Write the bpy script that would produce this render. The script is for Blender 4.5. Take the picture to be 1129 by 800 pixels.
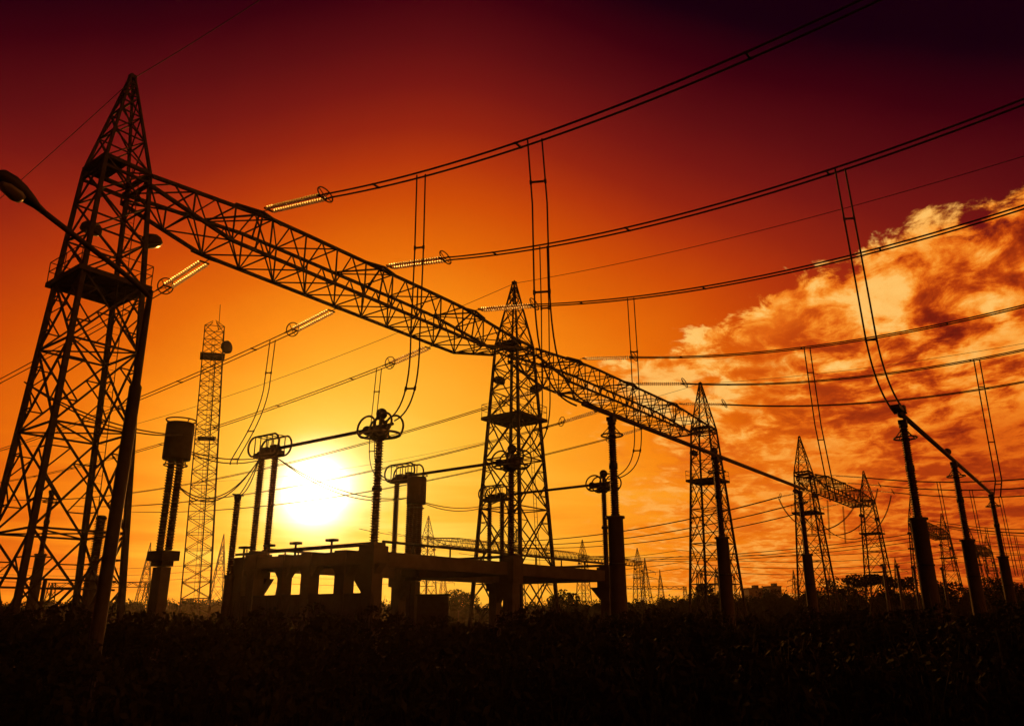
import bpy, math, random
from mathutils import Vector, Matrix
random.seed(7)
R = math.radians
scene = bpy.context.scene
for o in list(bpy.data.objects): bpy.data.objects.remove(o)
COL = scene.collection

# ------------------------------------------------------------------ camera
cam_d = bpy.data.cameras.new("camera"); cam = bpy.data.objects.new("camera", cam_d); COL.objects.link(cam)
cam_d.sensor_width = 36.0; cam_d.lens = 857.0 / 1129.0 * 36.0
cam_d.clip_start = 0.1; cam_d.clip_end = 6000
CAMZ = 1.7
cam.location = (0, 0, CAMZ); cam.rotation_euler = (R(90 + 18.0), 0, 0)
scene.camera = cam

# ------------------------------------------------------------------ light
SUN_AZ, SUN_EL = -14.2, 8.46          # degrees: azimuth from +Y towards +X, elevation
sun_dir = Vector((math.sin(R(SUN_AZ)) * math.cos(R(SUN_EL)), math.cos(R(SUN_AZ)) * math.cos(R(SUN_EL)), math.sin(R(SUN_EL))))
sd = bpy.data.lights.new("sun", 'SUN'); sd.energy = 2.2; sd.angle = R(0.6); sd.color = (1.0, 0.34, 0.05)
sun = bpy.data.objects.new("sun", sd); COL.objects.link(sun)
sun.rotation_euler = (-sun_dir).to_track_quat('-Z', 'Y').to_euler()
sun.location = (-30, 100, 60)
scene.view_settings.view_transform = 'Standard'; scene.view_settings.look = 'None'
scene.view_settings.exposure = 0.0; scene.view_settings.gamma = 1.0

# ------------------------------------------------------------------ sky
def lin(c): return tuple(((v / 255.0) / 12.92 if v / 255.0 <= 0.04045 else ((v / 255.0 + 0.055) / 1.055) ** 2.4) for v in c)
world = bpy.data.worlds.new("World"); scene.world = world; world.use_nodes = True
class NT:
    def __init__(s, nt): s.nt = nt; s.nt.nodes.clear()
    def n(s, t, **k):
        x = s.nt.nodes.new(t)
        for a, b in k.items(): setattr(x, a, b)
        return x
    def put(s, sock, v):
        if hasattr(v, 'links') or hasattr(v, 'is_linked'): s.nt.links.new(v, sock)
        else: sock.default_value = v
    def m(s, op, a, b=0.0, c=0.0, clamp=False):
        x = s.n('ShaderNodeMath', operation=op, use_clamp=clamp)
        s.put(x.inputs[0], a); s.put(x.inputs[1], b); s.put(x.inputs[2], c)
        return x.outputs[0]
    def ramp(s, fac, stops, interp='LINEAR'):
        x = s.n('ShaderNodeValToRGB'); cr = x.color_ramp; cr.interpolation = interp
        while len(cr.elements) > 1: cr.elements.remove(cr.elements[-1])
        cr.elements[0].position = stops[0][0]; cr.elements[0].color = (*stops[0][1], 1)
        for p, c in stops[1:]:
            e = cr.elements.new(p); e.color = (*c, 1)
        s.put(x.inputs[0], fac); return x.outputs[0]
    def sstep(s, v, a, b):
        x = s.n('ShaderNodeMapRange', interpolation_type='SMOOTHSTEP')
        s.put(x.inputs[0], v); s.put(x.inputs[1], a); s.put(x.inputs[2], b); x.inputs[3].default_value = 0; x.inputs[4].default_value = 1
        return x.outputs[0]
    def mixf(s, f, a, b): return s.m('ADD', a, s.m('MULTIPLY', f, s.m('SUBTRACT', b, a)))

def build_sky():
    T = NT(world.node_tree)
    tc = T.n('ShaderNodeTexCoord'); sep = T.n('ShaderNodeSeparateXYZ')
    nv = T.n('ShaderNodeVectorMath', operation='NORMALIZE'); T.put(nv.inputs[0], tc.outputs['Generated'])
    T.put(sep.inputs[0], nv.outputs[0])
    x, y, z = sep.outputs
    deg = 180 / math.pi
    az = T.m('MULTIPLY', T.m('ARCTAN2', x, y), deg)
    el = T.m('MULTIPLY', T.m('ARCSINE', z), deg)
    daz = T.m('SQRT', T.m('ADD', T.m('POWER', T.m('ABSOLUTE', T.m('SUBTRACT', az, -6.0)), 2.0), 64.0))
    de = T.m('MAXIMUM', T.m('SUBTRACT', el, 4.0), 0.0)
    t = T.m('SUBTRACT', SKY_A, T.m('MULTIPLY', daz, SKY_B))
    t = T.m('SUBTRACT', t, T.m('MULTIPLY', T.m('POWER', de, 2.0), SKY_C))
    t = T.m('SUBTRACT', t, T.m('MULTIPLY', T.m('MULTIPLY', daz, de), SKY_D))
    t = T.m('SUBTRACT', t, T.m('MULTIPLY', T.m('MAXIMUM', T.m('SUBTRACT', daz, 52.0), 0.0), 0.012))
    # angle from the sun
    dt = T.n('ShaderNodeVectorMath', operation='DOT_PRODUCT'); T.put(dt.inputs[0], nv.outputs[0]); dt.inputs[1].default_value = sun_dir
    th = T.m('MULTIPLY', T.m('ARCCOSINE', T.m('MINIMUM', dt.outputs['Value'], 1.0)), deg)
    halo = T.m('EXPONENT', T.m('MULTIPLY', T.m('POWER', T.m('DIVIDE', th, 8.0), 1.25), -1.0))
    t = T.m('ADD', t, T.m('MULTIPLY', halo, 0.30))
    # high thin mottling of the open sky
    # clouds on a layer overhead
    zc = T.m('ADD', T.m('MAXIMUM', z, 0.0), 0.06)
    px = T.m('DIVIDE', x, zc); py = T.m('DIVIDE', y, zc)
    ca, sa = math.cos(R(24)), math.sin(R(24))
    u = T.m('ADD', T.m('MULTIPLY', px, ca), T.m('MULTIPLY', py, -sa))      # across the streaks
    w = T.m('ADD', T.m('MULTIPLY', px, sa), T.m('MULTIPLY', py, ca))       # along the streaks
    cv = T.n('ShaderNodeCombineXYZ'); T.put(cv.inputs[0], T.m('MULTIPLY', u, 1.0)); T.put(cv.inputs[1], T.m('MULTIPLY', w, 0.62)); cv.inputs[2].default_value = CLOUD_SEED
    def noise(scale, detail, rough, dist, off=0.0):
        n = T.n('ShaderNodeTexNoise'); n.inputs['Scale'].default_value = scale; n.inputs['Detail'].default_value = detail
        n.inputs['Roughness'].default_value = rough; n.inputs['Distortion'].default_value = dist
        va = T.n('ShaderNodeVectorMath', operation='ADD'); T.put(va.inputs[0], cv.outputs[0]); va.inputs[1].default_value = (off, off * 1.7, off * .6)
        T.put(n.inputs['Vector'], va.outputs[0]); return n.outputs['Fac']
    n1 = noise(2.6, 10, 0.60, 0.45)
    n2 = noise(1.5, 9, 0.58, 0.7, 3.1)
    n3 = noise(8.0, 9, 0.62, 0.35, 9.0)
    # the bank's upper edge climbs to the right
    edge = T.m('ADD', 18.6, T.m('MULTIPLY', T.m('SUBTRACT', T.m('MINIMUM', az, 31.0), 12.8), 0.36))
    edge = T.m('ADD', edge, T.m('MULTIPLY', T.m('SUBTRACT', n1, 0.5), 9.0))
    edge = T.m('ADD', edge, T.m('MULTIPLY', T.m('SUBTRACT', n3, 0.5), 8.5))
    inside = T.m('SUBTRACT', edge, el)
    mask = T.sstep(inside, 0.0, 1.1)
    azm = T.sstep(T.m('ADD', az, T.m('ADD', T.m('MULTIPLY', T.m('SUBTRACT', n1, 0.5), 26.0), T.m('MULTIPLY', T.m('SUBTRACT', n3, 0.5), 22.0))), 7.0, 15.0)
    mask = T.m('MULTIPLY', mask, azm)
    nn = T.m('ADD', T.m('MULTIPLY', n1, 0.55), T.m('MULTIPLY', n3, 0.45))
    hi = T.sstep(T.m('ADD', T.m('MULTIPLY', n2, 0.62), T.m('MULTIPLY', n3, 0.38)), 0.41, 0.57)
    right = T.sstep(az, 19.0, 34.0); low = T.sstep(el, 17.0, 10.0)
    tcl = T.m('ADD', 0.46, T.m('ADD', T.m('MULTIPLY', hi, T.m('ADD', 0.16, T.m('MULTIPLY', T.sstep(el, 8.0, 17.0), 0.20))), T.m('MULTIPLY', T.sstep(el, 17.0, 8.0), 0.10)))
    hole = T.m('MULTIPLY', T.sstep(n2, 0.47, 0.38), T.m('MULTIPLY', T.sstep(az, 20.0, 27.0), T.sstep(el, 13.0, 17.0)))
    tcl = T.m('SUBTRACT', tcl, T.m('MULTIPLY', hole, 0.16))
    tcl = T.m('ADD', tcl, T.m('MULTIPLY', T.m('MULTIPLY', T.m('SUBTRACT', nn, 0.5), 0.75), T.m('ADD', 0.4, T.m('MULTIPLY', T.sstep(el, 7.0, 17.0), 0.6))))
    rim = T.m('MULTIPLY', T.sstep(inside, 6.0, 1.0), T.sstep(az, 33.0, 18.0))
    tcl = T.m('ADD', tcl, T.m('MULTIPLY', rim, 0.10))
    tcl = T.m('SUBTRACT', tcl, T.m('MULTIPLY', T.m('MULTIPLY', right, low), 0.13))
    tcl = T.m('ADD', tcl, T.m('MULTIPLY', T.sstep(az, 26.0, 12.0), 0.07))
    # low down the bank thins into long veils
    tcl = T.m('MINIMUM', tcl, T.m('ADD', 0.86, T.m('MULTIPLY', T.m('SUBTRACT', n3, 0.5), 0.25)))
    mask = T.m('MULTIPLY', mask, T.m('ADD', 0.25, T.m('MULTIPLY', T.m('MAXIMUM', T.sstep(nn, 0.40, 0.55), T.sstep(az, 14.0, 26.0)), 0.75)))
    # faint unevenness of the open sky and thin level veils near the horizon
    t = T.m('ADD', t, T.m('MULTIPLY', T.m('SUBTRACT', n2, 0.5), 0.07))
    hv = T.n('ShaderNodeCombineXYZ'); T.put(hv.inputs[0], T.m('MULTIPLY', az, 0.035)); T.put(hv.inputs[1], T.m('MULTIPLY', el, 0.42)); hv.inputs[2].default_value = 7.7
    hn = T.n('ShaderNodeTexNoise'); hn.inputs['Scale'].default_value = 1.6; hn.inputs['Detail'].default_value = 8; hn.inputs['Distortion'].default_value = 0.4; T.put(hn.inputs['Vector'], hv.outputs[0])
    t = T.m('ADD', t, T.m('MULTIPLY', T.m('MULTIPLY', T.m('SUBTRACT', hn.outputs['Fac'], 0.5), T.sstep(el, 13.0, 4.0)), 0.42))
    t = T.m('MAXIMUM', t, 0.03)
    stops = [(0.0, (14, 0, 10)), (0.05, (25, 0, 12)), (0.15, (58, 1, 13)), (0.26, (92, 13, 17)), (0.34, (118, 22, 18)), (0.42, (148, 35, 16)), (0.48, (178, 52, 12)), (0.55, (205, 75, 7)),
             (0.64, (230, 106, 8)), (0.72, (248, 136, 18)), (0.80, (255, 163, 36)), (0.88, (255, 184, 54)), (0.96, (255, 206, 78)), (1.04, (255, 232, 130)), (1.14, (255, 250, 215))]
    colr = T.ramp(T.m('MULTIPLY', t, 0.85), [(p * 0.85, lin(c)) for p, c in stops])
    ccol = T.ramp(tcl, [(0.22, lin((86, 14, 12))), (0.38, lin((132, 32, 12))), (0.50, lin((182, 62, 12))), (0.60, lin((222, 98, 18))), (0.70, lin((244, 134, 34))), (0.80, lin((253, 166, 66))), (0.90, lin((255, 196, 104))), (1.0, lin((255, 222, 150)))])
    mx = T.n('ShaderNodeMix', data_type='RGBA'); T.put(mx.inputs[0], mask); T.put(mx.inputs[6], colr); T.put(mx.inputs[7], ccol); colr = mx.outputs[2]
    disc = T.m('EXPONENT', T.m('MULTIPLY', T.m('POWER', T.m('DIVIDE', th, 2.0), 2.0), -1.0))
    bg = T.n('ShaderNodeBackground'); T.put(bg.inputs[0], colr); bg.inputs[1].default_value = 1.0
    bg2 = T.n('ShaderNodeBackground'); bg2.inputs[0].default_value = (1.0, 0.80, 0.5, 1); T.put(bg2.inputs[1], T.m('MULTIPLY', disc, 6.0))
    ad = T.n('ShaderNodeAddShader'); T.nt.links.new(bg.outputs[0], ad.inputs[0]); T.nt.links.new(bg2.outputs[0], ad.inputs[1])
    out = T.n('ShaderNodeOutputWorld'); T.nt.links.new(ad.outputs[0], out.inputs[0])
SKY_A, SKY_B, SKY_C, SKY_D, CLOUD_SEED = 0.919, 0.00937, 0.000434, 0.000058, 4.2
build_sky()

# ------------------------------------------------------------------ materials
def mat(name, base, rough=0.6, metal=0.0, noise=0.0, nscale=8.0, bump=0.0, bscale=30.0, trans=0.0, sheen=None, spec=None):
    m = bpy.data.materials.new(name); m.use_nodes = True
    T = NT(m.node_tree)
    b = T.n('ShaderNodeBsdfPrincipled'); o = T.n('ShaderNodeOutputMaterial'); m.node_tree.links.new(b.outputs[0], o.inputs[0])
    b.inputs['Base Color'].default_value = (*base, 1); b.inputs['Roughness'].default_value = rough; b.inputs['Metallic'].default_value = metal
    if trans: b.inputs['Transmission Weight'].default_value = trans
    if spec is not None: b.inputs['Specular IOR Level'].default_value = spec
    tc = T.n('ShaderNodeTexCoord')
    if noise:
        n = T.n('ShaderNodeTexNoise'); n.inputs['Scale'].default_value = nscale; n.inputs['Detail'].default_value = 6
        T.put(n.inputs['Vector'], tc.outputs['Object'])
        T.put(b.inputs['Base Color'], T.ramp(n.outputs['Fac'], [(0.3, tuple(c * (1 - noise) for c in base)), (0.7, tuple(min(1, c * (1 + noise)) for c in base))]))
    if bump:
        n = T.n('ShaderNodeTexNoise'); n.inputs['Scale'].default_value = bscale; n.inputs['Detail'].default_value = 5
        T.put(n.inputs['Vector'], tc.outputs['Object'])
        bp = T.n('ShaderNodeBump'); bp.inputs['Strength'].default_value = bump; T.put(bp.inputs['Height'], n.outputs['Fac'])
        T.put(b.inputs['Normal'], bp.outputs[0])
    return m
M = dict(
    steel=mat('weathered_steel', (0.06, 0.055, 0.053), 0.85, 0.1, 0.35, 3.0, 0.1, 20),
    dark=mat('painted_metal', (0.04, 0.04, 0.045), 0.65, 0.1, 0.3, 5.0),
    alum=mat('aluminium', (0.12, 0.12, 0.12), 0.7, 0.4, 0.25, 6.0),
    wire=mat('stranded_wire', (0.06, 0.06, 0.06), 0.85, 0.0, 0.2, 12.0),
    porc=mat('brown_porcelain', (0.06, 0.025, 0.016), 0.6, 0.0, 0.2, 4.0, spec=0.25),
    glass=mat('insulator_glass', (0.92, 0.93, 0.88), 0.12, 0.0, 0.0, trans=0.9),
    conc=mat('weathered_concrete', (0.10, 0.092, 0.085), 0.95, 0.0, 0.25, 2.0, 0.3, 15),
    leaf=mat('foliage', (0.030, 0.036, 0.016), 0.9, 0.0, 0.4, 1.5, spec=0.05),
    bark=mat('bark', (0.06, 0.045, 0.03), 0.9, 0.0, 0.3, 6.0, 0.4, 25),
    grass=mat('grass', (0.032, 0.034, 0.016), 0.95, 0.0, 0.4, 2.0, spec=0.05),
    plaster=mat('plaster', (0.3, 0.27, 0.24), 0.85, 0.0, 0.15, 1.0),
    pane=mat('window_glass', (0.03, 0.03, 0.035), 0.1, 0.0),
    lens=mat('lamp_glass', (0.3, 0.3, 0.28), 0.3, 0.0, trans=0.6),
)
def glass_disc_mat():
    m = bpy.data.materials.new('toughened_glass_discs'); m.use_nodes = True; T = NT(m.node_tree)
    g = T.n('ShaderNodeBsdfGlass'); g.inputs['Roughness'].default_value = 0.25; g.inputs['Color'].default_value = (.95, .97, .92, 1)
    t = T.n('ShaderNodeBsdfTranslucent'); t.inputs['Color'].default_value = (.9, .92, .86, 1)
    x = T.n('ShaderNodeMixShader'); x.inputs[0].default_value = .25; o = T.n('ShaderNodeOutputMaterial')
    T.nt.links.new(g.outputs[0], x.inputs[1]); T.nt.links.new(t.outputs[0], x.inputs[2]); T.nt.links.new(x.outputs[0], o.inputs[0])
    return m
M['glass'] = glass_disc_mat()
def ground_mat():
    m = bpy.data.materials.new('ground_soil'); m.use_nodes = True; T = NT(m.node_tree)
    b = T.n('ShaderNodeBsdfPrincipled'); o = T.n('ShaderNodeOutputMaterial'); m.node_tree.links.new(b.outputs[0], o.inputs[0])
    tc = T.n('ShaderNodeTexCoord')
    n = T.n('ShaderNodeTexNoise'); n.inputs['Scale'].default_value = 0.35; n.inputs['Detail'].default_value = 8; T.put(n.inputs['Vector'], tc.outputs['Object'])
    n2 = T.n('ShaderNodeTexNoise'); n2.inputs['Scale'].default_value = 9.0; n2.inputs['Detail'].default_value = 8; T.put(n2.inputs['Vector'], tc.outputs['Object'])
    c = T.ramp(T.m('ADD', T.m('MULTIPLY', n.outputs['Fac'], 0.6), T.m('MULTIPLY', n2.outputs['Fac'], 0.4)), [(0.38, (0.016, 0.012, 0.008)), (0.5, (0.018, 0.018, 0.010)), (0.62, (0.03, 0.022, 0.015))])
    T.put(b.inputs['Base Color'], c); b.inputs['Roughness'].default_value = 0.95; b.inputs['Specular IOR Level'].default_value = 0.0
    bp = T.n('ShaderNodeBump'); bp.inputs['Strength'].default_value = 0.9; bp.inputs['Distance'].default_value = 0.12
    T.put(bp.inputs['Height'], n2.outputs['Fac']); T.put(b.inputs['Normal'], bp.outputs[0])
    return m
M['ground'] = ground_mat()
M['asphalt'] = mat('asphalt', (0.035, 0.033, 0.031), 1.0, 0.0, 0.5, 0.8, 0.8, 60, spec=0.0)
M['kerb'] = mat('kerb_concrete', (0.12, 0.11, 0.10), 0.9, 0.0, 0.2, 3.0, 0.2, 20, spec=0.05)

# ------------------------------------------------------------------ mesh builder
class MB:
    def __init__(s): s.v = []; s.f = []
    def add(s, vs, fs):
        k = len(s.v); s.v += [tuple(p) for p in vs]; s.f += [tuple(i + k for i in f) for f in fs]
        return s
    def box(s, c, d, rz=0.0):
        x, y, z = (a / 2 for a in d); ca, sa = math.cos(rz), math.sin(rz); vs = []
        for i in (-1, 1):
            for j in (-1, 1):
                for k in (-1, 1):
                    a, b = i * x, j * y
                    vs.append((c[0] + a * ca - b * sa, c[1] + a * sa + b * ca, c[2] + k * z))
        return s.add(vs, [(0, 1, 3, 2), (4, 6, 7, 5), (0, 4, 5, 1), (2, 3, 7, 6), (0, 2, 6, 4), (1, 5, 7, 3)])
    def bar(s, a, b, r, r2=None, n=4):
        a, b = Vector(a), Vector(b); d = b - a
        if d.length < 1e-5: return s
        d.normalize(); up = Vector((0, 0, 1)) if abs(d.z) < 0.9 else Vector((1, 0, 0))
        e1 = d.cross(up).normalized(); e2 = d.cross(e1); r2 = r if r2 is None else r2; vs = []
        for P, q in ((a, r), (b, r2)):
            for i in range(n):
                t = 2 * math.pi * (i + .5) / n
                vs.append(P + (e1 * math.cos(t) + e2 * math.sin(t)) * q)
        fs = [(i, (i + 1) % n, n + (i + 1) % n, n + i) for i in range(n)] + [tuple(range(n))[::-1], tuple(range(n, 2 * n))]
        return s.add(vs, fs)
    def tube(s, pts, r, n=6, closed=False):
        pts = [Vector(p) for p in pts]; N = len(pts); vs = []; prev = None
        for i, p in enumerate(pts):
            a = pts[(i - 1) % N] if (closed or i) else p; b = pts[(i + 1) % N] if (closed or i < N - 1) else p
            d = (b - a).normalized()
            if prev is None:
                up = Vector((0, 0, 1)) if abs(d.z) < 0.9 else Vector((1, 0, 0)); e1 = d.cross(up).normalized()
            else: e1 = (prev - d * prev.dot(d)).normalized()
            prev = e1; e2 = d.cross(e1)
            vs += [p + (e1 * math.cos(2 * math.pi * k / n) + e2 * math.sin(2 * math.pi * k / n)) * r for k in range(n)]
        fs = []
        for i in range(N if closed else N - 1):
            j = (i + 1) % N
            fs += [(i * n + k, i * n + (k + 1) % n, j * n + (k + 1) % n, j * n + k) for k in range(n)]
        if not closed: fs += [tuple(range(n))[::-1], tuple((N - 1) * n + k for k in range(n))]
        return s.add(vs, fs)
    def lathe(s, prof, a=(0, 0, 0), axis=(0, 0, 1), n=14):
        """prof: list of (radius, distance along axis)"""
        a = Vector(a); d = Vector(axis).normalized(); up = Vector((0, 0, 1)) if abs(d.z) < 0.9 else Vector((1, 0, 0))
        e1 = d.cross(up).normalized(); e2 = d.cross(e1); vs = []
        for r, h in prof:
            vs += [a + d * h + (e1 * math.cos(2 * math.pi * k / n) + e2 * math.sin(2 * math.pi * k / n)) * r for k in range(n)]
        fs = []
        for i in range(len(prof) - 1):
            fs += [(i * n + k, i * n + (k + 1) % n, (i + 1) * n + (k + 1) % n, (i + 1) * n + k) for k in range(n)]
        fs += [tuple(range(n))[::-1], tuple((len(prof) - 1) * n + k for k in range(n))]
        return s.add(vs, fs)
    def sheds(s, a, b, r0, r1, pitch, n=14):
        a, b = Vector(a), Vector(b); L = (b - a).length; k = max(1, int(L / pitch)); p = L / k; prof = []
        for i in range(k):
            h = i * p; prof += [(r0, h), (r0, h + p * .45), (r1, h + p * .6), (r1, h + p * .68), (r0, h + p * .92)]
        prof.append((r0, L)); return s.lathe(prof, a, b - a, n)
    def ball(s, c, r, n=12, m=8):
        prof = [(max(.001, r * math.sin(math.pi * i / m)), -r * math.cos(math.pi * i / m)) for i in range(m + 1)]
        return s.lathe(prof, c, (0, 0, 1), n)
    def build(s, name, m, parent=None, smooth=False):
        me = bpy.data.meshes.new(name); me.from_pydata(s.v, [], s.f); me.materials.append(M[m]); me.update()
        if smooth:
            for p in me.polygons: p.use_smooth = True
        o = bpy.data.objects.new(name, me); COL.objects.link(o)
        if parent is not None: o.parent = parent
        return o

# yard frame: s runs along the gantry row, q towards the viewer's side of it
AX, AY = -20.6, 35.5; GX, GY = 0.603, 0.7977; NX, NY = 0.7977, -0.603
ROT = math.atan2(GY, GX)
def Wp(s, q, z=0.0): return (AX + s * GX + q * NX, AY + s * GY + q * NY, z)
def tag(o, label=None, cat=None, group=None, kind=None):
    for k, v in (('label', label), ('category', cat), ('group', group), ('kind', kind)):
        if v: o[k] = v
    return o
def thing(name, label, cat, loc, rot=ROT, group=None):
    o = bpy.data.objects.new(name, None); COL.objects.link(o); o.empty_display_size = 0.5
    o.location = loc; o.rotation_euler = (0, 0, rot); return tag(o, label, cat, group)
def dup(o, loc=None, rot=None, label=None, scale=None):
    kids = {}
    for x in COL.objects:
        if x.parent: kids.setdefault(x.parent, []).append(x)
    def cp(a, par):
        c = a.copy(); COL.objects.link(c); c.parent = par
        for ch in kids.get(a, []): cp(ch, c)
        return c
    r = cp(o, None)
    if loc: r.location = loc
    if rot is not None: r.rotation_euler = (0, 0, rot)
    if scale: r.scale = (scale,) * 3
    if label: r['label'] = label
    return r
def L(q): return -q     # local y of a thing set square to the yard is -q

# ------------------------------------------------------------------ ground, road
def sheet(name, pts, m, z):
    b = MB(); b.add([(x, y, z) for x, y in pts], [tuple(range(len(pts)))]); return tag(b.build(name, m), kind='structure')
def ground():
    b = MB(); xs = [-3000, -800, -300] + list(range(-120, 121, 4)) + [300, 800, 3000]; ys = [-1000, -200, -40] + list(range(-12, 141, 4)) + [200, 400, 900, 4000]
    rnd = random.Random(3); vs = []
    for y in ys:
        for x in xs:
            far = abs(x) > 120 or y > 140 or y < -12
            vs.append((x, y, -0.01 if far else -rnd.random() * 0.07 - 0.01))
    w = len(xs); fs = [(j * w + i, j * w + i + 1, (j + 1) * w + i + 1, (j + 1) * w + i) for j in range(len(ys) - 1) for i in range(w - 1)]
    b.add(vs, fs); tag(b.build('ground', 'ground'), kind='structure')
ground()
# service road across the yard with kerbs
b = MB(); b.box((0, 30.5, 0.005), (160, 7.0, 0.03)); tag(b.build('road', 'asphalt'), kind='structure')
b = MB()
for i in range(80): b.box((-79 + i * 2.0, 26.9, 0.06), (1.985, 0.16, 0.14))
tag(b.build('near_kerb', 'kerb'), kind='structure')
b = MB()
for i in range(80): b.box((-79 + i * 2.0, 34.1, 0.06), (1.985, 0.16, 0.14))
tag(b.build('far_kerb', 'kerb'), kind='structure')

# ------------------------------------------------------------------ lattice towers
ZP, ZB, ZT = 17.3, 23.7, 29.6
H0, H1 = 2.5, 1.15
def half(z, ): return H0 + (H1 - H0) * min(z, ZB) / ZB
def corner(i, z):
    if z <= ZB: h = half(z)
    else: h = H1 + (0.10 - H1) * (z - ZB) / (ZT - ZB)
    sx, sy = ((-1, -1), (1, -1), (1, 1), (-1, 1))[i]
    return Vector((sx * h, sy * h, z))
def brace_panel(m, z0, z1, r, sub=True, ring=True):
    for i in range(4):
        j = (i + 1) % 4
        a0, b0, a1, b1 = corner(i, z0), corner(j, z0), corner(i, z1), corner(j, z1)
        m.bar(a0, b1, r); m.bar(b0, a1, r)
        if ring: m.bar(a1, b1, r)
        if sub:
            w0 = (b0 - a0).length; w1 = (b1 - a1).length; t = w0 / (w0 + w1); X = a0 + (b1 - a0) * t
            am, bm = a0.lerp(a1, t * .5), b0.lerp(b1, t * .5); at_, bt = a0.lerp(a1, .5 + t * .5), b0.lerp(b1, .5 + t * .5)
            k = r * .65
            m.bar(am, a0.lerp(X, .5), k); m.bar(bm, b0.lerp(X, .5), k)
            m.bar(at_, a1.lerp(X, .5), k); m.bar(bt, b1.lerp(X, .5), k)
            ac, bc = a0.lerp(a1, t), b0.lerp(b1, t)
            m.bar(ac, a0.lerp(X, .5), k); m.bar(bc, b0.lerp(X, .5), k); m.bar(ac, a1.lerp(X, .5), k); m.bar(bc, b1.lerp(X, .5), k)
def lattice_tower(label, group, h0=2.5, over=.42):
    global H0
    H0 = h0
    t = thing('lattice_tower', label, 'lattice tower', Wp(0, 0), ROT, group)
    for i in range(4):
        m = MB(); m.bar(corner(i, -0.1), corner(i, ZP), .175, .15); m.bar(corner(i, ZP), corner(i, ZB), .15, .12)
        m.box(corner(i, 0.12), (.55, .55, .3)); m.build('leg', 'steel', t)
    m = MB(); zs = [0.2, 5.2, 9.8, 13.8, ZP]
    for a, b_ in zip(zs, zs[1:]): brace_panel(m, a, b_, .06, True, True)
    zs = [ZP, 19.6, 21.7, ZB]
    for a, b_ in zip(zs, zs[1:]): brace_panel(m, a, b_, .055, False)
    # inner horizontals
    for z in (5.2, 9.8, 13.8, ZP, ZB):
        m.bar(corner(0, z), corner(2, z), .045); m.bar(corner(1, z), corner(3, z), .045)
    m.build('bracing', 'steel', t)
    m = MB()
    for i in range(4): m.bar(corner(i, ZB), corner(i, ZT), .105, .07)
    zs = [ZB, 25.6, 27.1, 28.3, 29.1]
    for a, b_ in zip(zs, zs[1:]): brace_panel(m, a, b_, .045, False)
    m.box((0, 0, ZT), (.34, .34, .22)); m.bar((0, 0, ZT), (0, 0, ZT + .25), .05)
    m.build('peak', 'steel', t)
    m = MB(); h = half(ZB) + .12
    for i in range(4):
        a = corner(i, ZB); c = corner((i + 1) % 4, ZB); m.bar(a * 1, c * 1, .13)
        a2, c2 = corner(i, ZB - .55), corner((i + 1) % 4, ZB - .55); m.bar(a2, c2, .09)
    m.box((-.6, 0, ZB + .1), (1.3, 2.4, .05))
    m.build('crown_plate', 'steel', t)
    # platform
    p = MB(); h = half(ZP) + over
    for k in range(11):
        y = -h + (k + .5) * 2 * h / 11; p.box((0, y, ZP + .03), (2 * h, 2 * h / 11 - .03, .05))
    for sx in (-1, 1):
        p.box((sx * h, 0, ZP - .1), (.1, 2 * h + .1, .24)); p.box((0, sx * h, ZP - .1), (2 * h - .1, .1, .24))
        p.box((sx * h * .4, 0, ZP - .12), (.1, 2 * h - .1, .16))
    pl = p.build('platform', 'steel', t)
    p = MB()
    for sx in (-1, 0, 1):
        for sy in (-1, 0, 1):
            if sx or sy: p.bar((sx * h, sy * h, ZP), (sx * h, sy * h, ZP + 1.1), .025)
    for z in (ZP + .6, ZP + 1.1):
        for i in range(4):
            c = ((-h, -h), (h, -h), (h, h), (-h, h)); a, b_ = c[i], c[(i + 1) % 4]; p.bar((*a, z), (*b_, z), .025)
    p.build('railing', 'steel', pl)
    # ladder on the inside of one face
    p = MB(); x0 = .55
    def lp(z, dx): return (x0 + dx, -half(z) + .28, z)
    for dx in (-.2, .2): p.bar(lp(.3, dx), lp(ZB, dx), .022)
    for k in range(64): z = .5 + k * .36; p.bar(lp(z, -.2), lp(z, .2), .012)
    p.build('ladder', 'steel', t)
    # flood lamps
    for x, y, z, dx, dy in ((H1 + .55, -.9, 20.2, 1, 0), (-.2, 1.35, 20.9, 0, 1)):
        p = MB(); p.bar((x - dx * .6, y - dy * .6, z), (x, y, z), .04)
        p.lathe([(.08, -.05), (.36, .05), (.50, .22), (.54, .50), (.46, .58)], (x, y, z + .25), (dx * .35, dy * .35, -1), 14)
        f = p.build('floodlight', 'dark', t, True)
        p = MB(); p.lathe([(.45, 0), (.40, .06), (.15, .12)], Vector((x, y, z + .25)) + Vector((dx * .35, dy * .35, -1)).normalized() * .57, (dx * .35, dy * .35, -1), 14)
        p.build('lens', 'lens', f, True)
    return t
GT = 'steel lattice towers of the gantry rows'
tower0 = lattice_tower('large lattice tower at the far left with the street lamp arm crossing it', GT, 2.22, .28)
tower0.rotation_mode = 'XYZ'
_tilt = Matrix.Rotation(R(-1.0), 4, 'Y')
tower0.matrix_world = Matrix.Translation(Vector(Wp(0, 0)) + Vector((.42, 0, 0))) @ _tilt @ Matrix.Rotation(ROT, 4, 'Z')
tower1 = None
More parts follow.
